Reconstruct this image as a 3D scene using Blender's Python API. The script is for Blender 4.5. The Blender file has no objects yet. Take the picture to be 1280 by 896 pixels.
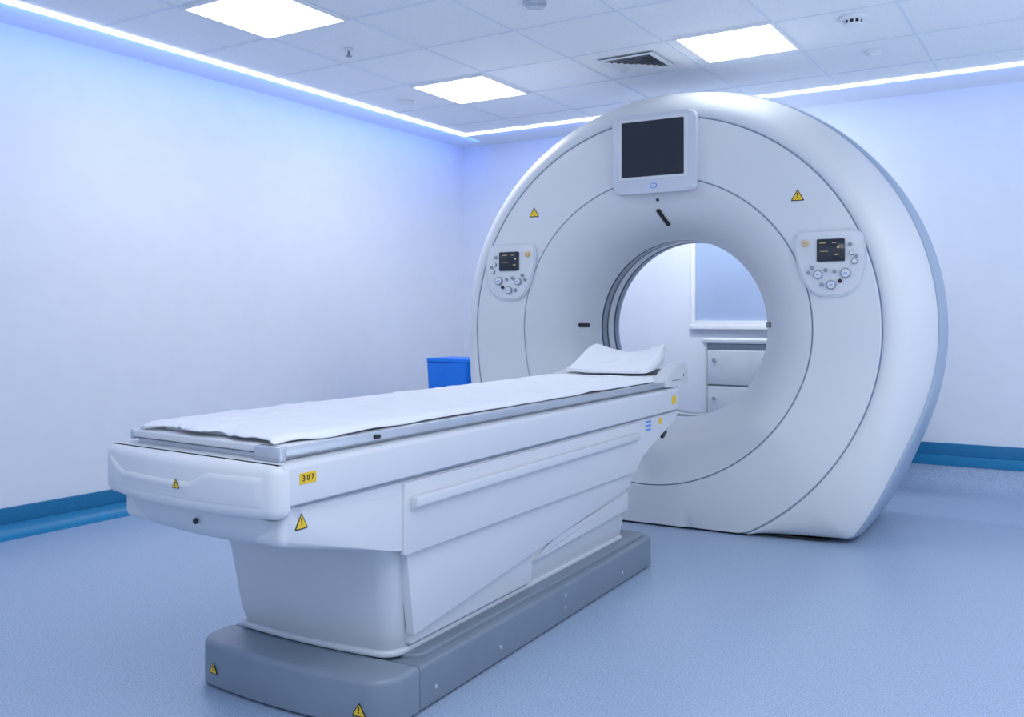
import bpy, bmesh, math, random
from mathutils import Vector, Matrix, noise
C = bpy.context.scene.collection
PI = math.pi
DEL = math.radians(2.25)
random.seed(3)
try:
    bpy.context.scene.view_settings.view_transform = 'Standard'
    bpy.context.scene.view_settings.look = 'None'
except Exception: pass

# ---------------------------------------------------------------- materials
def mat(name, col, rough=.4, metal=0., coat=0., bump=0., bscale=60., vary=0.03, vscale=8., emit=None, es=0.):
    m = bpy.data.materials.new(name); m.use_nodes = True
    nt = m.node_tree; b = nt.nodes['Principled BSDF']
    tc = nt.nodes.new('ShaderNodeTexCoord')
    n = nt.nodes.new('ShaderNodeTexNoise'); n.inputs['Scale'].default_value = vscale
    nt.links.new(tc.outputs['Object'], n.inputs['Vector'])
    r = nt.nodes.new('ShaderNodeValToRGB')
    c0 = [max(0, c*(1-vary)) for c in col]; c1 = [min(1, c*(1+vary)) for c in col]
    r.color_ramp.elements[0].color = (*c0, 1); r.color_ramp.elements[1].color = (*c1, 1)
    r.color_ramp.elements[0].position = .35; r.color_ramp.elements[1].position = .65
    nt.links.new(n.outputs['Fac'], r.inputs['Fac']); nt.links.new(r.outputs['Color'], b.inputs['Base Color'])
    b.inputs['Roughness'].default_value = rough; b.inputs['Metallic'].default_value = metal
    b.inputs['Coat Weight'].default_value = coat; b.inputs['Coat Roughness'].default_value = .15
    if bump:
        n2 = nt.nodes.new('ShaderNodeTexNoise'); n2.inputs['Scale'].default_value = bscale
        nt.links.new(tc.outputs['Object'], n2.inputs['Vector'])
        bp = nt.nodes.new('ShaderNodeBump'); bp.inputs['Strength'].default_value = bump; bp.inputs['Distance'].default_value = .004
        nt.links.new(n2.outputs['Fac'], bp.inputs['Height']); nt.links.new(bp.outputs['Normal'], b.inputs['Normal'])
    if emit:
        b.inputs['Emission Color'].default_value = (*emit, 1); b.inputs['Emission Strength'].default_value = es
    return m
M = {}
M['wall'] = mat('wall_paint', (.79, .82, .87), .6, bump=.04, bscale=200, vary=.01)
M['ceil'] = mat('ceiling_tile', (.87, .89, .91), .85, bump=.2, bscale=260, vary=.03, vscale=90)
M['soffit'] = mat('soffit_paint', (.86, .88, .90), .7, vary=.01)
M['grid'] = mat('grid_metal', (.72, .78, .86), .5, vary=.01)
M['floor'] = mat('vinyl_floor', (.335, .43, .575), .33, bump=.04, bscale=480, vary=.26, vscale=225)
M['skirt'] = mat('blue_skirting', (.008, .17, .35), .4, vary=.12, vscale=200)
M['skirt2'] = mat('blue_skirting_low', (.010, .21, .42), .4, vary=.15, vscale=200)
M['white'] = mat('white_plastic', (.67, .685, .71), .46, coat=.06, vary=.006)
M['white_shaded'] = mat('white_plastic_shaded', (.64, .655, .68), .46, coat=.06, vary=.006)  # white plastic made darker, deepening the shade inside the bore funnel
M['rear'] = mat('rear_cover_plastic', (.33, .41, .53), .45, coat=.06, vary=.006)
M['trimw'] = mat('panel_rim_plastic', (.58, .61, .67), .42, coat=.1, vary=.006)
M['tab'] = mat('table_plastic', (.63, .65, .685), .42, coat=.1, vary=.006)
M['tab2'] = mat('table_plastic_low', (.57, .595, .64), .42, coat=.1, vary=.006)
M['grey'] = mat('grey_plastic', (.18, .225, .28), .4, coat=.15, vary=.03)
M['grey2'] = mat('grey_plastic_light', (.20, .25, .31), .38, coat=.15, vary=.03)
M['steelblue'] = mat('blue_grey_gasket', (.22, .29, .40), .5)
M['liner'] = mat('grey_liner', (.20, .24, .30), .35)
M['dark'] = mat('black_plastic', (.012, .013, .016), .3)
M['screen'] = mat('dark_screen', (.018, .022, .032), .12, vary=.02, vscale=4)
M['alu'] = mat('aluminium', (.52, .56, .62), .32, metal=.55)
M['sheet'] = mat('white_cloth', (.81, .825, .86), .85, bump=.15, bscale=300, vary=.015)
M['foam'] = mat('foam_pad', (.72, .75, .80), .7)
M['yellow'] = mat('yellow_sticker', (.80, .52, .015), .45)
M['bluemark'] = mat('blue_marking', (.10, .28, .72), .45)
M['bluebin'] = mat('blue_bin', (.004, .20, .80), .4)
M['button'] = mat('button_grey', (.24, .29, .37), .3)
M['amber'] = mat('amber_button', (.70, .48, .20), .35)
M['glass'] = mat('window_glass', (.40, .50, .68), .2, vary=.08, vscale=1.2)
M['cab'] = mat('cabinet_laminate', (.88, .89, .90), .4)
M['cabgap'] = mat('cabinet_gap', (.42, .46, .52), .5)
M['gapline'] = mat('shadow_line', (.30, .34, .41), .6)
M['ventdark'] = mat('vent_shadow', (.05, .06, .08), .6)
M['lamp'] = mat('lamp_diffuser', (1, 1, 1), .5, emit=(.93, .97, 1), es=3.2)
M['led'] = mat('led_diffuser', (1, 1, 1), .5, emit=(.80, .90, 1), es=3.0)
M['fix'] = mat('fixture_white', (.80, .82, .85), .5)

# ---------------------------------------------------------------- object helpers
def finish(bm, name, m, base, sharp):
    bmesh.ops.remove_doubles(bm, verts=bm.verts, dist=1e-6)
    bmesh.ops.recalc_face_normals(bm, faces=bm.faces)
    bmesh.ops.translate(bm, verts=bm.verts, vec=-Vector(base))
    me = bpy.data.meshes.new(name); bm.to_mesh(me); bm.free()
    me.polygons.foreach_set('use_smooth', [True]*len(me.polygons))
    try: me.set_sharp_from_angle(angle=math.radians(sharp))
    except Exception: pass
    for x in (m if isinstance(m, (list, tuple)) else [m]): me.materials.append(x)
    o = bpy.data.objects.new(name, me); C.objects.link(o)
    return o
def place(o, base, frame):
    if frame == 'S':
        o.location = Matrix.Rotation(DEL, 3, 'Z') @ Vector(base); o.rotation_euler = (0, 0, DEL)
    else: o.location = base
def thing(name, label, cat, base, frame='S', group=None):
    o = bpy.data.objects.new(name, None); C.objects.link(o); o.empty_display_size = .1
    place(o, base, frame); o['label'] = label; o['category'] = cat
    if group: o['group'] = group
    return (o, base)
def skew(bm):     # the near end of the table top runs back slightly towards the left wall
    for v in bm.verts:
        x, y, z = v.co
        if z > .48 and y < 1.85: v.co.y = y+.060*max(0, (-1.37-x)/.64)*min(1, (1.85-y)/.40)
TAB = None
def part(T, name, bm, m, parent=None, label=None, sharp=35):
    if T is TAB: skew(bm)
    o = finish(bm, name, m, T[1], sharp); o.parent = parent or T[0]
    if label: o['label'] = label
    return o
def single(name, label, cat, bm, m, base, frame='S', sharp=35, group=None):
    o = finish(bm, name, m, base, sharp); place(o, base, frame)
    o['label'] = label; o['category'] = cat
    if group: o['group'] = group
    return o
def struct(name, bm, m, parent=None, sharp=35):
    o = finish(bm, name, m, (0, 0, 0), sharp)
    if parent: o.parent = parent
    else: o['kind'] = 'structure'
    return o

# ---------------------------------------------------------------- shape helpers
def loft(bm, rings, cap0=True, cap1=True, closed=True, mi=0):
    vs = [[bm.verts.new(p) for p in r] for r in rings]
    n = len(rings[0])
    for a, b in zip(vs, vs[1:]):
        for i in range(n if closed else n-1):
            j = (i+1) % n
            try: f = bm.faces.new((a[i], a[j], b[j], b[i])); f.material_index = mi
            except Exception: pass
    if cap0: bm.faces.new(list(reversed(vs[0]))).material_index = mi
    if cap1: bm.faces.new(vs[-1]).material_index = mi
    return bm
def rr(cx, hw, y0, y1, rf, rb, bulge=0., m=6, nf=10):
    pts = []
    def arc(x, y, r, a0):
        for k in range(m+1):
            a = a0 + PI/2*k/m
            pts.append([x+r*math.cos(a), y+r*math.sin(a)])
    arc(cx-hw+rf, y0+rf, rf, PI)
    for k in range(1, nf): pts.append([cx-hw+rf+(2*hw-2*rf)*k/nf, y0])
    arc(cx+hw-rf, y0+rf, rf, -PI/2)
    arc(cx+hw-rb, y1-rb, rb, 0)
    arc(cx-hw+rb, y1-rb, rb, PI/2)
    ym = y0+rf+.001
    for p in pts:
        if p[1] < ym: p[1] -= bulge*(1-((p[0]-cx)/hw)**2)
    return pts
def slab(cx, hw, y0, y1, z0, z1, r=.01, rf=.03, rb=.02, bulge=0., r0=None, bm=None):
    bm = bm or bmesh.new(); rings = []
    r0 = r if r0 is None else r0
    def ring(ins, z): return [(p[0], p[1], z) for p in rr(cx, hw-ins, y0+ins, y1-ins, max(rf-ins, .002), max(rb-ins, .002), bulge)]
    for k in range(5):
        a = PI/2*k/4; rings.append(ring(r0*(1-math.sin(a)), z0+r0*(1-math.cos(a))))
    for k in range(5):
        a = PI/2*k/4; rings.append(ring(r*(1-math.cos(a)), z1-r*(1-math.sin(a))))
    return loft(bm, rings)
def round_poly(pts, r, n=5):
    out = []; N = len(pts)
    for i in range(N):
        p = Vector(pts[i]); a = Vector(pts[i-1])-p; b = Vector(pts[(i+1) % N])-p
        ri = min(r, a.length*.48, b.length*.48)
        A = p+a.normalized()*ri; B = p+b.normalized()*ri
        for k in range(n+1):
            t = k/n; q = A*(1-t)**2+p*2*t*(1-t)+B*t*t; out.append((q.x, q.y))
    return out
def prism(pts, o, ux, uy, t, bev=0., bm=None, mi=0, segs=3):
    bm = bm or bmesh.new(); o = Vector(o); ux = Vector(ux).normalized(); uy = Vector(uy).normalized(); n = ux.cross(uy)
    q = [o+ux*a+uy*b for a, b in pts]
    v0 = [bm.verts.new(p) for p in q]; v1 = [bm.verts.new(p+n*t) for p in q]; N = len(q)
    fs = [bm.faces.new(list(reversed(v0))), bm.faces.new(v1)]
    for i in range(N):
        j = (i+1) % N; fs.append(bm.faces.new((v0[i], v0[j], v1[j], v1[i])))
    for f in fs: f.material_index = mi
    if bev:
        bmesh.ops.bevel(bm, geom=list(fs[1].edges), offset=bev, segments=segs, profile=.5, affect='EDGES', clamp_overlap=False)
    return bm
def rect(w, h, r=0.):
    p = [(-w/2, -h/2), (w/2, -h/2), (w/2, h/2), (-w/2, h/2)]
    return round_poly(p, r) if r else p
def circ(r, n=24, sq=1.): return [(r*math.cos(2*PI*k/n), sq*r*math.sin(2*PI*k/n)) for k in range(n)]
def box(x0, x1, y0, y1, z0, z1, b=0., bm=None):
    new = bmesh.new()
    g = bmesh.ops.create_cube(new, size=1)
    for v in new.verts: v.co = ((x0+x1)/2+v.co.x*(x1-x0), (y0+y1)/2+v.co.y*(y1-y0), (z0+z1)/2+v.co.z*(z1-z0))
    if b: bmesh.ops.bevel(new, geom=list(new.edges), offset=b, segments=3, profile=.5, affect='EDGES')
    if bm is None: return new
    me = bpy.data.meshes.new('t'); new.to_mesh(me); new.free(); bm.from_mesh(me); bpy.data.meshes.remove(me)
    return bm
def frame_ring(a0, a1, b0, b1, w, c0, c1, axis):     # mitred frame; axis 'z' lies in xy, axis 'y' lies in xz
    bm = bmesh.new()
    def pt(a, b, c): return (a, b, c) if axis == 'z' else (a, c, b)
    O = [(a0, b0), (a1, b0), (a1, b1), (a0, b1)]; I = [(a0+w, b0+w), (a1-w, b0+w), (a1-w, b1-w), (a0+w, b1-w)]
    rings = [[pt(*p, c0) for p in O], [pt(*p, c1) for p in O], [pt(*p, c1) for p in I], [pt(*p, c0) for p in I], [pt(*p, c0) for p in O]]
    return loft(bm, rings, False, False)
def disc_stack(cx, cy, prof, n=32, bm=None):   # lathe about vertical axis, prof = (r,z)
    bm = bm or bmesh.new()
    rings = [[(cx+r*math.cos(2*PI*k/n), cy+r*math.sin(2*PI*k/n), z) for k in range(n)] for r, z in prof]
    return loft(bm, rings)
def sm(t): t = max(0, min(1, t)); return t*t*(3-2*t)
def warning(T, o, ux, uy, s, parent=None):
    o = Vector(o); ux = Vector(ux).normalized(); uy = Vector(uy).normalized(); n = ux.cross(uy)
    def tri(k): return round_poly([(-.5*k*s, -.43*k*s), (.5*k*s, -.43*k*s), (0, .43*k*s)], .09*k*s, 3)
    bm = prism(tri(1), o, ux, uy, .0012, mi=1)
    prism([(a, b-.02*s) for a, b in tri(.80)], o+n*.0008, ux, uy, .0010, bm=bm, mi=0)
    prism([(-.035*s, -.06*s), (.035*s, -.06*s), (.05*s, .17*s), (-.05*s, .17*s)], o+n*.0014, ux, uy, .0010, bm=bm, mi=1)
    prism([(a, b-.16*s) for a, b in circ(.045*s, 10)], o+n*.0014, ux, uy, .0010, bm=bm, mi=1)
    part(T, 'warning_sticker', bm, [M['yellow'], M['dark']], parent, 'yellow triangular warning sticker with black exclamation mark')
def text_bm(body, size, o, ux, uy, t=.0006):
    cu = bpy.data.curves.new('t', 'FONT'); cu.body = body; cu.size = size; cu.align_x = 'CENTER'; cu.align_y = 'CENTER'; cu.extrude = t
    ob = bpy.data.objects.new('t', cu); C.objects.link(ob)
    dg = bpy.context.evaluated_depsgraph_get(); me = bpy.data.meshes.new_from_object(ob.evaluated_get(dg))
    bm = bmesh.new(); bm.from_mesh(me); bpy.data.objects.remove(ob); bpy.data.curves.remove(cu); bpy.data.meshes.remove(me)
    ux = Vector(ux); uy = Vector(uy); n = ux.cross(uy); o = Vector(o)
    for v in bm.verts: v.co = o+ux*v.co.x+uy*v.co.y+n*v.co.z
    return bm

XP, YP, ZP = (1, 0, 0), (0, 1, 0), (0, 0, 1)
# ================================================================= ROOM (world frame)
WX, WY, CZ = -4.18, 5.96, 2.34
FX, FY = 3.2, -1.6
struct('floor', box(WX, FX, FY, WY, -.05, 0), M['floor'])
struct('wall_left', box(WX-.1, WX, FY, WY+.1, 0, CZ+.1), M['wall'])
struct('wall_back', box(WX, FX, WY, WY+.1, 0, CZ+.1), M['wall'])
LX, LY = -3.88, 5.54
bm = box(WX, LX-.02, FY, WY, CZ, CZ+.06); box(LX-.02, FX, LY+.02, WY, CZ, CZ+.06, bm=bm)
struct('trim_1', bm, M['soffit'])
struct('ceiling', box(LX-.02, FX, FY, LY+.02, CZ+.006, CZ+.06), M['ceil'])
P = .53; gx0, gy0 = -3.34, 2.60
bm = bmesh.new(); w = .006
k = 0
for k in range(0, 13):
    x = gx0+P*k
    if x < FX: box(x-w, x+w, FY, LY-.02, CZ+.003, CZ+.0062, bm=bm)
for k in range(-8, 6):
    y = gy0+P*k
    if y < LY-.1: box(LX+.02, FX, y-w, y+w, CZ+.0032, CZ+.0062, bm=bm)
struct('trim_2', bm, M['grid'])
# skirting
struct('baseboard_left', box(WX, WX+.012, FY, WY, .062, .135, .003), M['skirt'])
def cove(axis):
    pts = [(0, 0), (.075, 0), (.075, .002)]+[(.075-.063*math.sin(a), .062-.060*math.cos(a)) for a in [PI/2*k/8 for k in range(9)]]+[(0, .062)]
    return pts
struct('trim_3', prism([(a, b) for a, b in cove(0)], (WX, WY, 0), XP, ZP, WY-FY), M['skirt2'])
bm = bmesh.new()
cv = [(0, 0), (-.17, 0), (-.17, .001)]+[(-.17+.158*math.sin(a), .131-.130*math.cos(a)) for a in [PI/2*k/10 for k in range(11)]]+[(0, .131)]
struct('trim_4', prism(cv, (WX, WY, 0), YP, ZP, FX-WX), M['floor'])
struct('baseboard_back', box(WX, FX, WY-.014, WY, .190, .262, .003), M['skirt'])
struct('trim_5', box(WX, FX, WY-.016, WY, .130, .190, .002), M['skirt2'])

# window on back wall
wx0, wx1, wz0, wz1 = -2.280, -1.35, .955, 1.85
win = struct('window_1', frame_ring(wx0, wx1, wz0, wz1, .026, WY-.03, WY, 'y'), M['cab'])
struct('pane', box(wx0+.024, wx1-.024, WY-.014, WY-.004, wz0+.024, wz1-.024), M['glass'], win)
struct('window_sill', box(wx0-.012, wx1+.012, WY-.035, WY, wz0-.034, wz0-.001, .004), M['cab'], win)

# ceiling lights
def ceil_light(x0, x1, y0, y1, label, e):
    cx, cy = (x0+x1)/2, (y0+y1)/2
    T = thing('ceiling_light', label, 'ceiling light', (cx, cy, CZ-.012), 'W', 'square ceiling light panels')
    f = .012
    part(T, 'frame', frame_ring(x0, x1, y0, y1, f, CZ-.008, CZ+.004, 'z'), M['fix']); part(T, 'diffuser', box(x0+f, x1-f, y0+f, y1-f, CZ-.006, CZ+.003), M['lamp'])
    if e:
        L = bpy.data.lights.new('panel_lamp', 'AREA'); L.shape = 'SQUARE'; L.size = x1-x0-.05; L.energy = e; L.color = (1, .98, .96)
        lo = bpy.data.objects.new('panel_lamp', L); lo.location = (cx, cy, CZ-.02); C.objects.link(lo)
g = .012
ceil_light(gx0+g, gx0+P-g, gy0+g, gy0+P-g, 'nearest bright square ceiling light, above the left side of the table', 9)
ceil_light(gx0+g, gx0+P-g, gy0+3*P+g, gy0+4*P-g, 'small-looking far square ceiling light near the corner of the glowing strips', 9)
ceil_light(gx0+3*P+g+.05, gx0+4*P-g+.02, gy0+3*P+g-.05, gy0+4*P-g-.07, 'square ceiling light above the scanner, right of the air vent', 0)
# LED strips
single('led_strip', 'long glowing white light strip along the ceiling beside left wall', 'light strip', box(LX-.018, LX+.018, FY, LY+.018, CZ-.006, CZ+.005), M['led'], (LX, 2, CZ), 'W')
single('led_strip', 'long glowing white light strip along the ceiling in front of back wall', 'light strip', box(LX+.019, FX, LY-.018, LY+.018, CZ-.006, CZ+.005), M['led'], (0, LY, CZ), 'W')
def area(loc, rot, sx, sy, e, col):
    L = bpy.data.lights.new('lamp', 'AREA'); L.shape = 'RECTANGLE'; L.size = sx; L.size_y = sy; L.energy = e; L.color = col
    o = bpy.data.objects.new('lamp', L); o.location = loc; o.rotation_euler = rot; C.objects.link(o)
area((LX-.02, 2.6, CZ-.03), (0, math.radians(84), 0), .05, 6.4, 9, (.04, .17, 1))
area((-.3, LY+.02, CZ-.03), (math.radians(84), 0, 0), 7, .05, 5, (.04, .17, 1))

# vent
vx, vy = gx0+2.5*P, gy0+3.5*P
T = thing('ceiling_vent', 'square louvred air vent in the ceiling beside the light panel', 'air vent', (vx, vy, CZ-.01), 'W')
part(T, 'backing', box(vx-.135, vx+.135, vy-.135, vy+.135, CZ+.001, CZ+.0055), M['ventdark'])
bm = bmesh.new()
def sqring(h, w, z0, z1, bm):
    o = [(-h, -h), (h, -h), (h, h), (-h, h)]; i = [(-h+w, -h+w), (h-w, -h+w), (h-w, h-w), (-h+w, h-w)]
    A = [bm.verts.new((vx+a, vy+b, z0)) for a, b in o]; B = [bm.verts.new((vx+a, vy+b, z1)) for a, b in i]
    for k in range(4): bm.faces.new((A[k], A[(k+1) % 4], B[(k+1) % 4], B[k]))
sqring(.160, .033, CZ-.004, CZ-.004, bm)
part(T, 'frame', bm, M['fix'])
for h in (.122, .097, .072, .048, .025):
    bm = bmesh.new(); sqring(h, .012, CZ-.010, CZ-.002, bm); part(T, 'louvre', bm, M['fix'])
# small ceiling devices
T = thing('sprinkler', 'small metal fire sprinkler hanging from ceiling tile behind the nearest light panel', 'sprinkler', (-3.137, 3.47, CZ-.04), 'W')
part(T, 'flange', disc_stack(-3.137, 3.47, [(.022, CZ+.004), (.022, CZ-.003), (.012, CZ-.006)]), M['fix'])
part(T, 'stem', disc_stack(-3.137, 3.47, [(.006, CZ-.004), (.006, CZ-.030)], 12), M['liner'])
part(T, 'deflector', disc_stack(-3.137, 3.47, [(.016, CZ-.030), (.016, CZ-.033)], 16), M['liner'])
single('ceiling_speaker', 'round flat white disc on ceiling near the far light panel and left strip', 'ceiling disc', disc_stack(-3.60, 4.5, [(.055, CZ+.005), (.055, CZ-.008), (.045, CZ-.014), (.02, CZ-.016)]), M['fix'], (-3.6, 4.5, CZ), 'W')
single('ceiling_speaker', 'round grey disc on ceiling at the top edge of the photo, in the middle', 'ceiling disc', disc_stack(-2.0, 3.38, [(.05, CZ+.005), (.05, CZ-.008), (.042, CZ-.014), (.015, CZ-.016)]), M['alu'], (-2, 3.38, CZ), 'W')
SDX, SDY = -.89, 4.30
T = thing('smoke_detector', 'round white smoke detector with dark slots, on ceiling upper right', 'smoke detector', (SDX, SDY, CZ-.03), 'W')
part(T, 'base', disc_stack(SDX, SDY, [(.058, CZ+.005), (.058, CZ-.008), (.050, CZ-.012)]), M['fix'])
part(T, 'slot_ring', disc_stack(SDX, SDY, [(.034, CZ-.010), (.034, CZ-.030)]), M['dark'])
for k in range(10):
    a = 2*PI*k/10
    part(T, 'grille_post', prism(circ(.0045, 8), (SDX+.038*math.cos(a), SDY+.038*math.sin(a), CZ-.030), XP, YP, .020), M['fix'])
part(T, 'cap', disc_stack(SDX, SDY, [(.043, CZ-.028), (.043, CZ-.034), (.028, CZ-.041), (.01, CZ-.043)]), M['fix'])
single('ceiling_sensor', 'small low white ceiling sensor disc between smoke detector and right light strip', 'sensor', disc_stack(-.92, 4.92, [(.045, CZ+.005), (.045, CZ-.003), (.03, CZ-.006), (.028, CZ-.016), (.01, CZ-.02)]), M['fix'], (-.92, 4.92, CZ), 'W')

# cabinet
cx0, cx1, cy0 = -2.02, -1.15, 5.50
T = thing('drawer_cabinet', 'white drawer cabinet under the window, seen through the scanner opening', 'cabinet', ((cx0+cx1)/2, 5.7, 0), 'W')
part(T, 'body', box(cx0, cx1, cy0, WY-.175, .0, .838, .004), M['cabgap'])
part(T, 'side_panel', box(cx0-.004, cx0+.014, cy0-.019, WY-.175, 0, .838, .002), M['cab'])
part(T, 'countertop', box(cx0-.015, cx1+.015, cy0-.025, WY-.175, .840, .868, .005), M['cab'])
for z0, z1 in ((.588, .800), (.340, .578), (.09, .33)):
    for a, b in ((cx0+.017, cx0+.43), (cx0+.44, cx1-.02)):
        d = part(T, 'drawer', box(a, b, cy0-.018, cy0+.001, z0, z1, .005), M['cab'])
        for kx in (a+.045, b-.045) if b-a > .3 else (a+.05,):
            part(T, 'knob', prism(circ(.013, 16), (kx, cy0-.017, (z0+z1)/2+.045), XP, ZP, .008, .002), M['alu'], d)

# blue bin
bx, by = -3.555, 5.02
T = thing('waste_bin', 'bright blue waste bin against the wall behind the table, left of scanner', 'bin', (bx, by, 0), 'W')
rings = [[(p[0], p[1], z) for p in rr(bx, hw, by-hd, by+hd, .03, .03)] for z, hw, hd in ((0, .14, .12), (.02, .145, .125), (.705, .173, .15))]
part(T, 'body', loft(bmesh.new(), rings), M['bluebin'])
part(T, 'lid', slab(bx, .174, by-.152, by+.152, .707, .733, .006, .03, .03), M['bluebin'])

# ================================================================= SCANNER (scanner frame)
GX, GZ, GY = -1.655, .944, 4.34
R1, R2, RM = .755, 1.055, 1.25
ZF = .010; H = GZ-ZF
FW = .955
fl = math.hypot(FW, H); fa = math.atan2(FW, H); ta = fa+math.acos(RM/fl)
NA = 180
def Rs(phi, rho):      # circle clamped on the floor; phi from straight down
    c = math.cos(phi); return min(rho, H/c) if c > 0 else rho
def Sh0(p):
    p = abs((p+PI) % (2*PI)-PI)
    if p < fa: return fl
    if p < ta: return RM/math.cos(ta-p)
    return RM
KW = [(d*.03, math.cos(d/8*PI/2)) for d in range(-7, 8)]; KS = sum(w for _, w in KW)
SHC = {}
def Sh(phi, scale=1.):
    if phi not in SHC: SHC[phi] = sum(Sh0(phi+d)*w for d, w in KW)/KS
    r = SHC[phi]*scale
    c = math.cos(phi)
    return min(r, H/c) if c > 0 else r
PH = sorted(set([2*PI*k/NA-PI for k in range(NA)]+[fa, -fa, fa-.02, .02-fa, fa+.02, -.02-fa]))
def P3(phi, r, y, dx=0.): return (GX+dx+r*math.sin(phi), y, GZ-r*math.cos(phi))
def foot(z): return sm((.90-z)/.90)
def front_y(z, roll=0.):
    f = foot(z); return GY+roll*(1-.80*f)-.15*f
T = GAN = thing('ct_scanner', 'large white ring-shaped CT scanner gantry with round central opening', 'medical scanner', (GX, 4.7, 0))
SX = .026
# bore flare
bm = bmesh.new(); rings = []
FLD = .38
def flare(u): return R1-(R1-.47)*math.sin(u), GY+FLD*(1-math.cos(u))
rings.append([P3(p, R1-.004, front_y(GZ-R1*math.cos(p))+.03) for p in PH])
for k in range(25):
    rho, y = flare(PI/2*k/24)
    rho = min(rho, R1-.004)
    rings.append([P3(p, rho, y+(front_y(GZ-rho*math.cos(p))-GY)*(1-k/24)**1.5) for p in PH])
part(T, 'bore_funnel', loft(bm, rings, False, False), M['white_shaded'])
# front ring
rings = []
for rho, dy in ((R1+.002, .03), (R1+.002, .004), (R1+.006, 0), (R1+.1, -.006), (R1+.2, -.006), (R2-.008, 0), (R2-.004, .004), (R2-.004, .03)):
    rings.append([P3(p, Rs(p, rho), front_y(GZ-Rs(p, rho)*math.cos(p))+dy) for p in PH])
part(T, 'front_ring', loft(bmesh.new(), rings, False, False), M['white'])
# seam gaskets
for rho in (R1, R2):
    rings = [[P3(p, Rs(p, rho+d), front_y(GZ-Rs(p, rho+d)*math.cos(p))+.006) for p in PH] for d in (-.008, .008)]
    part(T, 'seam_gasket', loft(bmesh.new(), rings, False, False), M['steelblue'])
# outer shell
def side_r(p, s):
    r = Rs(p, R2+.003)*(1-s)+Sh(p)*s; c = math.cos(p)
    return min(r, H/c) if c > 0 else r
TE = .90
rings = []
for t, roll in ((0, .03), (0, .004), (.03, 0), (.13, -.002), (.24, .004), (.34, .014), (.43, .028), (.52, .046), (.60, .066), (.67, .09), (.735, .118), (.81, .155), (.88, .195), (.94, .24), (.98, .275), (1, .30), (.99, .308)):
    rg = []
    for p in PH:
        tt = t*TE; r = side_r(p, tt); z = GZ-r*math.cos(p)
        rg.append(P3(p, r, front_y(z, roll), SX*tt))
    rings.append(rg)
part(T, 'outer_shell', loft(bmesh.new(), rings, False, False), M['white'], sharp=60)
rings = [[P3(p, side_r(p, TE-.09), front_y(GZ-side_r(p, TE-.09)*math.cos(p), ro)+a*foot(GZ-side_r(p, TE-.09)*math.cos(p)), SX*TE) for p in PH] for ro, a in ((.290, 0), (.345, .04))]
part(T, 'side_gasket', loft(bmesh.new(), rings, False, False), M['steelblue'])
rings = []
for s, ro in ((TE-.05, .322), (TE+.01, .323), (TE+.045, .328), (.975, .355), (1, .44)):
    rg = []
    for p in PH:
        r = side_r(p, s); z = GZ-r*math.cos(p); f = foot(z)
        k = (ro-.322)/.118
        rg.append(P3(p, r, front_y(z, ro)+.012*f+k*(.13+.80*.30)*f, SX*s))
    rings.append(rg)
for s, y in ((1, 4.90), (.995, 4.97), (.985, 5.02), (.965, 5.06), (.93, 5.09), (.88, 5.11), (.62, 5.115)):
    rings.append([P3(p, Sh(p, s), y, SX*min(1, max(0, s-.6)/.3)) for p in PH])
for k in range(10):
    u = PI/2*k/9
    rings.append([P3(p, .72-.25*math.sin(u), 5.115-.165*(1-math.cos(u))) for p in PH])
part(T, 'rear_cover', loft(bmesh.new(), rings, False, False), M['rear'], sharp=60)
# bore liner rings
for y0, y1, r, m, nm in ((4.715, 4.74, .474, 'dark', 'bore_groove'), (4.74, 4.795, .470, 'liner', 'bore_liner'), (4.795, 4.822, .476, 'dark', 'bore_groove'), (4.822, 4.89, .470, 'white_shaded', 'bore_liner'), (4.89, 4.912, .476, 'dark', 'bore_groove'), (4.912, 4.952, .470, 'liner', 'bore_liner')):
    rings = [[P3(p, .49, y0) for p in PH], [P3(p, r, y0) for p in PH], [P3(p, r, y1) for p in PH], [P3(p, .49, y1) for p in PH]]
    part(T, nm, loft(bmesh.new(), rings, False, False), M[m])
# floor gasket
part(T, 'floor_gasket', slab(GX+.01, FW-.12, 4.245, 4.95, 0, .011, .002, .08, .05), M['dark'])
# display panel
dp = part(T, 'display_panel', prism(round_poly([(-.216, -.197), (.216, -.197), (.219, .197), (-.219, .197)], .04, 6), (GX, GY-.002, 1.815), XP, ZP, .045, .014), M['trimw'])
part(T, 'bezel', prism(rect(.360, .305, .012), (GX-.003, GY-.0465, 1.838), XP, ZP, .004, .001), M['white'], dp)
part(T, 'screen', prism(rect(.325, .275, .006), (GX-.003, GY-.050, 1.838), XP, ZP, .003), M['screen'], dp)
bm = prism(circ(.019, sq=.72), (GX+.002, GY-.0465, 1.653), XP, ZP, .002, mi=0); prism(circ(.014, sq=.68), (GX+.002, GY-.0478, 1.653), XP, ZP, .002, mi=1, bm=bm); prism(rect(.014, .003), (GX+.002, GY-.0490, 1.653), XP, ZP, .002, mi=0, bm=bm)
part(T, 'emblem', bm, [M['bluemark'], M['white']], dp, label='small pale oval emblem with blue outline')
part(T, 'sensor_dot', prism(circ(.007, 12), (GX+.01, GY-.004, 1.585), XP, ZP, .014), M['dark'])
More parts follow.
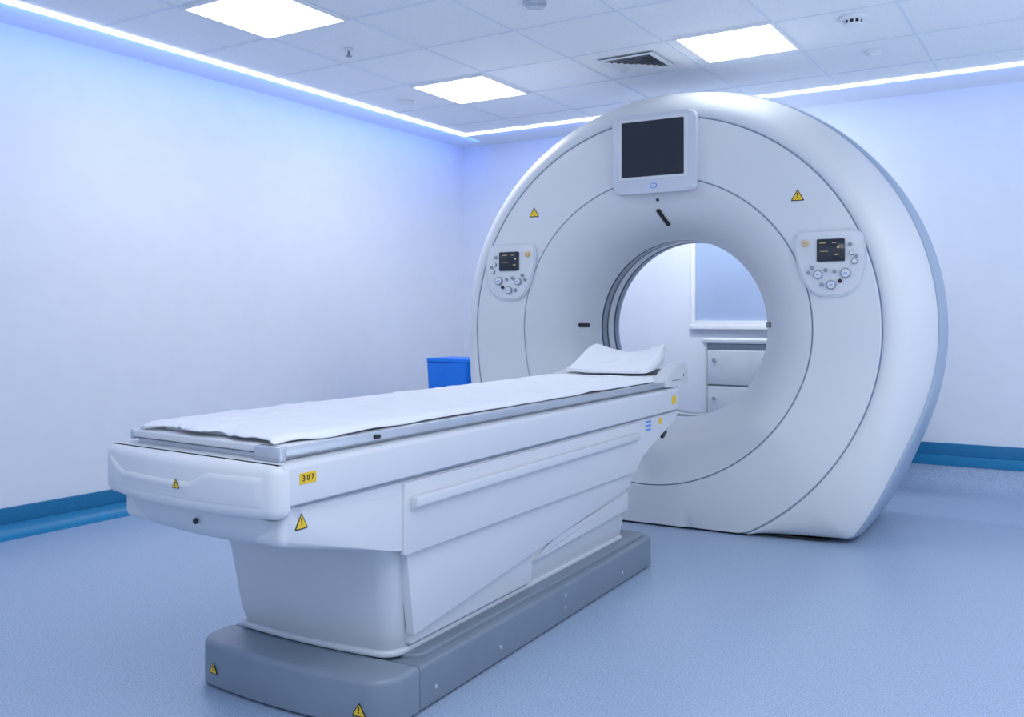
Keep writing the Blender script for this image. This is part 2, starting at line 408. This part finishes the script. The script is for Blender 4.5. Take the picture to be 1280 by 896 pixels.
# control panels
for s in (-1, 1):
    shp = [(-.158, .155), (.135, .155), (.162, .03), (.130, -.115), (.05, -.155), (-.075, -.15), (-.125, -.07), (-.162, .06)]
    shp = [(s*a, b) for a, b in shp]
    if s < 0: shp.reverse()
    cz = 1.245; cx = GX+s*.835
    rim = part(T, 'control_panel', prism(round_poly(shp, .05, 5), (cx, GY+.002, cz), XP, ZP, .014, .005), M['trimw'])
    part(T, 'faceplate', prism(round_poly([(a*.93, b*.93) for a, b in shp], .045, 5), (cx, GY-.0118, cz), XP, ZP, .003, .001), M['white'], rim)
    part(T, 'screen', prism(rect(.122, .102, .006), (cx+s*.004, GY-.0145, 1.305), XP, ZP, .006, .001), M['screen'], rim)
    for ax, az, ww, hh in ((-.03, 1.338, .03, .003), (.02, 1.338, .02, .003), (-.025, 1.30, .036, .002), (.036, 1.318, .010, .010), (.03, 1.285, .016, .005)):
        part(T, 'screen_marking', prism(rect(ww, hh), (cx+ax, GY-.0203, az), XP, ZP, .0006), M['amber'], rim)
    for a, z, r, mm in ((-.110, 1.340, .015, 'amber'), (-.078, 1.228, .009, 'button'), (-.052, 1.195, .020, 'button'), (-.018, 1.215, .009, 'button'), (.068, 1.200, .023, 'button'), (.006, 1.148, .021, 'button'), (.094, 1.290, .011, 'button'), (.106, 1.252, .013, 'button'), (.088, 1.328, .009, 'button'), (.115, 1.275, .007, 'button'), (.044, 1.165, .009, 'dark'), (-.035, 1.150, .009, 'button'), (-.095, 1.205, .008, 'button'), (.020, 1.208, .008, 'button')):
        b = part(T, 'button', prism(circ(r), (cx+s*a, GY-.0145, z), XP, ZP, .010, .003), M[mm], rim)
        if r > .010:
            part(T, 'button_cap', prism(circ(r*.78), (cx+s*a, GY-.0240, z), XP, ZP, .003, .001), M['white' if mm == 'button' else 'amber'], rim)
        if r > .014:
            part(T, 'button_mark', prism(rect(r*.7, r*.2), (cx+s*a, GY-.0268, z), XP, ZP, .0006), M['bluemark'], rim)
    warning(T, (GX+s*.69, GY-.007, 1.565), XP, ZP, .062)
# laser slots on the funnel
def slot(phi, u, L, W, twist=0.):
    rho, y = flare(u)
    rad = Vector((math.sin(phi), 0, -math.cos(phi)))
    tp = (rad*(-(R1-.47)*math.cos(u))+Vector((0, FLD*math.sin(u), 0))).normalized()
    tg = Vector((math.cos(phi), 0, math.sin(phi)))
    c = Vector((GX, y, GZ))+rad*rho
    ux, uy = tp, tg
    if ux.cross(uy).dot(Vector((-rad.x, -.6, -rad.z))) < 0: uy = -tg
    ux2 = (ux*math.cos(twist)+uy*math.sin(twist)).normalized(); nn = ux.cross(uy); uy2 = nn.cross(ux2)
    part(T, 'laser_window', prism(rect(L, W, W*.45), c-nn*.004, ux2, uy2, .008, .001), M['dark'])
slot(PI*1.0, math.radians(42), .12, .022, .25)
slot(-PI/2-.03, math.radians(64), .085, .022)
slot(PI/2+.04, math.radians(60), .10, .026)
slot(-.12, math.radians(50), .10, .022)

# ================================================================= PATIENT TABLE
TX = -1.688
T = TAB = thing('patient_table', 'long white motorised patient table on grey plinth leading to the scanner', 'scanner table', (TX, 2.7, 0))
part(T, 'base', slab(TX+.004, .329, 1.900, 3.53, 0.006, .118, .010, .004, .05, r0=.004), M['grey'])
part(T, 'base_front_cover', slab(TX+.005, .331, 1.765, 1.895, 0.006, .124, .016, .065, .004, .03, r0=.006), M['grey2'])
part(T, 'base_riser', slab(TX-.01, .312, 1.93, 3.515, .10, .129, .006, .05, .04), M['grey'])
part(T, 'floor_gasket', slab(TX, .322, 1.775, 3.52, 0, .007, .001, .06, .05, .025), M['dark'])
part(T, 'base_seam', slab(TX, .322, 1.885, 1.91, 0.006, .112, .01, .002, .002), M['gapline'])
for y, z in ((2.30, .045), (2.72, .045), (3.20, .045), (1.97, .045), (2.72, .085)):
    part(T, 'bolt', prism(circ(.006, 12), (TX+.332, y, z), YP, ZP, .003, .001), M['alu'])
# pedestal
PX = TX-.020
rings = []
for z, hw, y0, y1 in ((.112, .255, 1.93, 3.37), (.128, .266, 1.910, 3.38), (.15, .274, 1.895, 3.385), (.18, .279, 1.885, 3.39), (.25, .283, 1.872, 3.395), (.36, .289, 1.852, 3.40), (.40, .293, 1.835, 3.40), (.44, .296, 1.80, 3.40)):
    rings.append([(p[0], p[1], z) for p in rr(PX, hw, y0, y1, .045, .03, .022)])
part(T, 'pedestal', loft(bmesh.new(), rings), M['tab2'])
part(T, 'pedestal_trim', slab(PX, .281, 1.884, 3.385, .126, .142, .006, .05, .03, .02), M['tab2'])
sx = PX+.2765
def side_panel(pts, x, t, m, name='side_panel', rad=.004, bev=.003):
    return part(T, name, prism(round_poly(pts, rad, 3), (x, 0, 0), YP, ZP, t, bev), M[m])
side_panel([(1.945, .150), (2.60, .150), (2.605, .215), (3.385, .235), (3.385, .39), (1.915, .39)], sx-.002, .016, 'tab')
side_panel([(1.935, .180), (3.385, .335), (3.385, .405), (1.90, .405)], sx+.008, .026, 'tab')
side_panel([(2.60, .216), (2.75, .262), (3.385, .310), (3.385, .24)], sx+.004, .018, 'tab')
# overhanging body
bprof = [(1.440, .605), (1.440, .512), (1.86, .415), (3.42, .395), (3.47, .44), (3.86, .555), (3.925, .605)]
hb = .302; hl = .272
bm = prism(round_poly([(a, b) for a, b in bprof], .02, 3), (TX-hl, 0, 0), YP, ZP, hl+hb)
bmesh.ops.bevel(bm, geom=[e for f in bm.faces if len(f.verts) > 8 for e in f.edges], offset=.016, segments=4, profile=.5, affect='EDGES', clamp_overlap=False)
part(T, 'undercarriage', bm, M['tab'])
side_panel([(1.866, .402), (3.405, .392), (3.43, .585), (1.866, .585)], TX+hb-.004, .012, 'tab', 'side_panel', .006)
# handle ledge
rp = [(0, .546), (.022, .548), (.024, .545), (.024, .524), (.010, .515), (0, .515)]
rp = [(a, b) for a, b in reversed(rp)]
bm = prism(rp, (TX+hb+.006, 3.385, 0), XP, ZP, 1.495)
bmesh.ops.bevel(bm, geom=list(bm.edges), offset=.002, segments=2, profile=.5, affect='EDGES')
part(T, 'side_ledge', bm, M['tab'])
# upper deck
part(T, 'deck', slab(TX, .318, 1.434, 3.93, .600, .690, .012, .004, .09, r0=.005), M['tab'])
part(T, 'deck_seam', slab(TX, .304, 1.47, 3.90, .592, .603, .001, .02, .05), M['gapline'])
part(T, 'front_cover', slab(TX, .321, 1.415, 1.450, .572, .6885, .018, .032, .002, .040, r0=.024), M['white'])
rings = [[(p[0], p[1], z) for p in rr(TX+.018, hw, y0, 1.50, .05, .004, .03)] for z, hw, y0 in ((.498, .245, 1.50), (.503, .262, 1.478), (.515, .275, 1.460), (.54, .283, 1.448), (.585, .286, 1.438))]
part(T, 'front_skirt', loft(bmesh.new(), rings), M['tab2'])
def fy(x, y0=1.415, hw=.321, b=.040): return y0-b*(1-((x-TX)/hw)**2)
# softly raised lower half of the front cover, its upper edge dipping between the corners
def lip(x):
    t = (x-(TX-.285))/.57
    return .667-.028*sm(t/.16)+.026*sm((t-.60)/.14)
nc = 80; xs = [TX-.287+.574*k/nc for k in range(nc+1)]
def row(zf, off):
    return [(x, fy(x)-(off*sm((.287-abs(x-TX))/.03) if off > 0 else off)+.0002, zf(x)) for x in xs]
rings = [row(lambda x: lip(x), -.004), row(lambda x: lip(x), .0015), row(lambda x: lip(x)-.002, .0045), row(lambda x: lip(x)-.012, .0050), row(lambda x: .625, .0040), row(lambda x: .605, .0015), row(lambda x: .597, -.0008), row(lambda x: .594, -.004)]
part(T, 'front_bumper', loft(bmesh.new(), rings, False, False, closed=False), M['white'], sharp=60)
part(T, 'screw', prism(circ(.007, 14), (TX+.05, 1.412, .545), XP, ZP, .006, .002), M['dark'])
# cradle
part(T, 'slide_rail', slab(TX, .262, 1.475, 4.02, .686, .702, .003, .01, .01), M['alu'])
part(T, 'slide_groove', slab(TX, .258, 1.48, 4.01, .700, .706, .001, .01, .01), M['gapline'])
cr = part(T, 'cradle', slab(TX, .272, 1.462, 4.04, .705, .722, .004, .012, .02), M['tab'])
for s in (-1, 1):
    part(T, 'cradle_edge', box(TX+s*.274-.006, TX+s*.274+.006, 1.466, 3.84, .699, .722, .002), M['alu'], label='aluminium edge rail')
    kz = 1 if s > 0 else .35
    hp = [(3.78, .696), (4.075, .696), (4.085, .745)]+[(a, .735+(b-.735)*kz) for a, b in ((4.060, .792), (4.00, .800), (3.93, .785), (3.86, .758))]+[(3.80, .732)]
    h_ = part(T, 'head_holder', prism(round_poly(hp, .018, 5), (TX+s*.255-.030, 0, 0), YP, ZP, .06, .010), M['tab'])
    if s > 0:
        part(T, 'holder_bolt', prism(circ(.007, 12), (TX+.255+.0295, 4.02, .740), YP, ZP, .003, .001), M['liner'], h_)
        part(T, 'holder_slot', prism(rect(.12, .006), (TX+.255+.0295, 3.93, .722), YP, ZP, .0012), M['gapline'], h_)
part(T, 'end_block', box(TX-.225, TX+.225, 4.00, 4.065, .722, .765, .010), M['tab2'])
part(T, 'cradle_latch', box(TX+.281, TX+.286, 1.78, 1.80, .704, .714, .001), M['dark'])
part(T, 'corner_block', box(TX+.200, TX+.284, 1.452, 1.475, .690, .722, .004), M['alu'])
# stickers
warning(T, (TX+.03, fy(TX+.03)-.0052, .634), XP, ZP, .026)
warning(T, (TX+hb+.0003, 1.50, .560), YP, ZP, .042)
lb = part(T, 'label_plate', prism(rect(.052, .024), (TX+.3181, 1.505, .655), YP, ZP, .001), M['yellow'], label='yellow label with black figures 3 0 7')
part(T, 'lettering', text_bm('3 0 7', .018, (TX+.3195, 1.505, .655), Vector(YP), Vector(ZP)), M['dark'], lb)
warning(T, (TX-.240, 1.765-.03*(1-(.245/.331)**2)-.0016, .058), (1, -.134, 0), ZP, .036)
warning(T, (TX+.258, 1.765-.03*(1-(.253/.331)**2)-.0016, .050), (1, .15, 0), ZP, .040)
part(T, 'label_plate', prism(rect(.05, .035), (TX+.3181, 3.80, .645), YP, ZP, .001), M['yellow'], label='small yellow label')
lb = part(T, 'label_plate', prism(rect(.035, .026), (TX+hb+.0002, 3.68, .565), YP, ZP, .001), M['yellow'], label='small yellow label')
for k in range(3):
    part(T, 'marking', prism(rect(.06, .008), (TX+hb+.0002, 3.54, .575-.016*k), YP, ZP, .001), M['bluemark'], label='blue printed marking')
part(T, 'latch', prism(rect(.05, .018, .004), (TX+hb-.01, 3.73, .505), (0, .8, .35), (0, -.35, .8), .012), M['dark'])

# mattress
bm = slab(TX, .215, 1.52, 3.76, .7225, .730, .003, .02, .02); skew(bm)
single('mattress', 'thin white foam pad under the sheet on the patient table', 'mattress', bm, M['foam'], (TX, 2.7, .7225))
# sheet
bm = bmesh.new(); nx, ny = 70, 260; g = []
def ridge(x, y, x0, y0, ang, L, w, h):
    c, s = math.cos(ang), math.sin(ang); a = (x-x0)*c+(y-y0)*s; b = -(x-x0)*s+(y-y0)*c
    b += .15*w*math.sin(a*14)
    return h*math.exp(-(a/L)**2-(b/w)**2)
rd = random.Random(11); RG = []
for k in range(46):
    RG.append((TX+rd.uniform(-.23, .23), rd.uniform(1.5, 3.8), rd.choice([rd.uniform(-.4, .4), rd.uniform(1.2, 1.9)]), rd.uniform(.05, .24), rd.uniform(.005, .010), rd.uniform(.002, .0045)))
for k in range(8):
    RG.append((TX+rd.uniform(-.24, .1), rd.uniform(1.5, 1.9), rd.uniform(.6, 2.4), rd.uniform(.06, .14), rd.uniform(.006, .010), rd.uniform(.003, .006)))
for j in range(ny+1):
    row_ = []
    for i in range(nx+1):
        u = i/nx*2-1; v = j/ny
        ynear = 1.482+.030*noise.noise(Vector((u*2.6, 5, 0)))+(.008 if u < -.2 else 0)
        yfar = 3.90
        y = ynear+v*(yfar-ynear)
        edge = .264+.006*noise.noise(Vector((y*3, u*2, 1)))+(.004*sm((2.1-y)/.25)-.022*sm((1.62-y)/.08) if u > 0 else 0)
        if y > 3.72: edge = min(edge, .264-.044*sm((y-3.72)/.04))
        x = TX+u*edge
        z = .7390+.0014*noise.noise(Vector((x*6, y*2.2, 0)))+.0010*noise.noise(Vector((x*22, y*9, 4)))+.004*max(0, noise.noise(Vector((x*3+y*2.5, y*1.3, 7))))
        for q in RG: z += ridge(x, y, *q)
        dx = abs(u)
        if dx > .94: z -= (.013+.004*noise.noise(Vector((y*7, u, 3))))*((dx-.94)/.06)**1.2
        if j < 4: z -= (.008+.006*noise.noise(Vector((u*5, 3, 3))))*((4-j)/4)**1.5
        z = max(z, .7240 if (abs(u) > .96 or j < 2) else .7345)
        row_.append(bm.verts.new((x, y, z)))
    g.append(row_)
for j in range(ny):
    for i in range(nx): bm.faces.new((g[j][i], g[j][i+1], g[j+1][i+1], g[j+1][i]))
skew(bm)
o = single('bed_sheet', 'wrinkled white sheet spread along the patient table', 'sheet', bm, M['sheet'], (TX, 2.7, .7225), sharp=180)
md = o.modifiers.new('s', 'SOLIDIFY'); md.thickness = .002; md.offset = 1
# head pillow
bm = bmesh.new(); nx, ny = 44, 22; top = []; bot = []
for j in range(ny+1):
    rt, rb_ = [], []
    for i in range(nx+1):
        u = i/nx*2-1; v = j/ny
        cxp = -1.702+.026*v; hwp = .200-.018*v-.008*abs(2*v-1)**4
        y = 3.80+v*.25+.012*noise.noise(Vector((u*2, 0, v)))-.008*abs(u)**6*(2*v-1)
        x = cxp+u*hwp
        rise = .078*sm(v)*(.75+.25*v)+.040*abs(u)**1.8*v+.010*abs(u)**2*(1-v)
        base = .757+rise
        th = .015*(max(0, math.sin(PI*min(1, max(0, .06+.88*v)))))**.35*(max(0, 1-abs(u)**14))**.5
        wr = .003*noise.noise(Vector((x*16, y*10, 2)))+ridge(u, v, .1, .5, .4, .5, .05, .008)+ridge(u, v, -.5, .35, -.3, .4, .045, .008)+ridge(u, v, .5, .7, 1.0, .3, .05, .006)-ridge(u, v, -.1, .62, .15, .7, .045, .006)
        ztop = base+th*.6+wr
        zb = .7515+.32*rise*(1 if v < .8 else 1+1.3*((v-.8)/.2)**2)
        rt.append(bm.verts.new((x, y, ztop))); rb_.append(bm.verts.new((x, y, min(zb, ztop-.003))))
    top.append(rt); bot.append(rb_)
for j in range(ny):
    for i in range(nx):
        bm.faces.new((top[j][i], top[j][i+1], top[j+1][i+1], top[j+1][i])); bm.faces.new((bot[j][i], bot[j+1][i], bot[j+1][i+1], bot[j][i+1]))
for i in range(nx):
    bm.faces.new((top[0][i], bot[0][i], bot[0][i+1], top[0][i+1])); bm.faces.new((top[ny][i], top[ny][i+1], bot[ny][i+1], bot[ny][i]))
for j in range(ny):
    bm.faces.new((top[j][0], top[j+1][0], bot[j+1][0], bot[j][0])); bm.faces.new((top[j][nx], bot[j][nx], bot[j+1][nx], top[j+1][nx]))
single('pillow', 'creased white head pillow tilted up at the scanner end of the table', 'pillow', bm, M['sheet'], (TX, 3.9, .75), sharp=70)

# ================================================================= LIGHT + CAMERA
w = bpy.data.worlds.new('World'); bpy.context.scene.world = w; w.use_nodes = True
w.node_tree.nodes['Background'].inputs['Color'].default_value = (.62, .755, 1, 1)
w.node_tree.nodes['Background'].inputs['Strength'].default_value = 1.04
area((-.2, .6, 2.28), (0, 0, 0), 1.6, 1.6, 30, (.98, .97, 1))  # unseen overhead fill, added to even out the room
area((.9, 3.6, 2.28), (0, 0, 0), 1.2, 1.2, 18, (.98, .97, 1))  # second added overhead fill, out of view on the right
area((-1.95, 5.17, 2.12), (math.radians(25), 0, 0), .7, .12, 12, (.95, .97, 1))  # added light hidden behind the gantry, brightens cabinet and window
area((1.9, 2.6, .05), (PI, 0, 0), 2.2, 3.0, 60, (.78, .87, 1))  # added upward soft fill out of view, lifts the ceiling
cam = bpy.data.cameras.new('Camera'); co = bpy.data.objects.new('Camera', cam); C.objects.link(co)
co.location = (0, 0, 1); co.rotation_euler = (PI/2, 0, math.radians(32.05))
cam.sensor_width = 36; cam.lens = 1150/1280*36; cam.shift_y = -51/1280
bpy.context.scene.camera = co
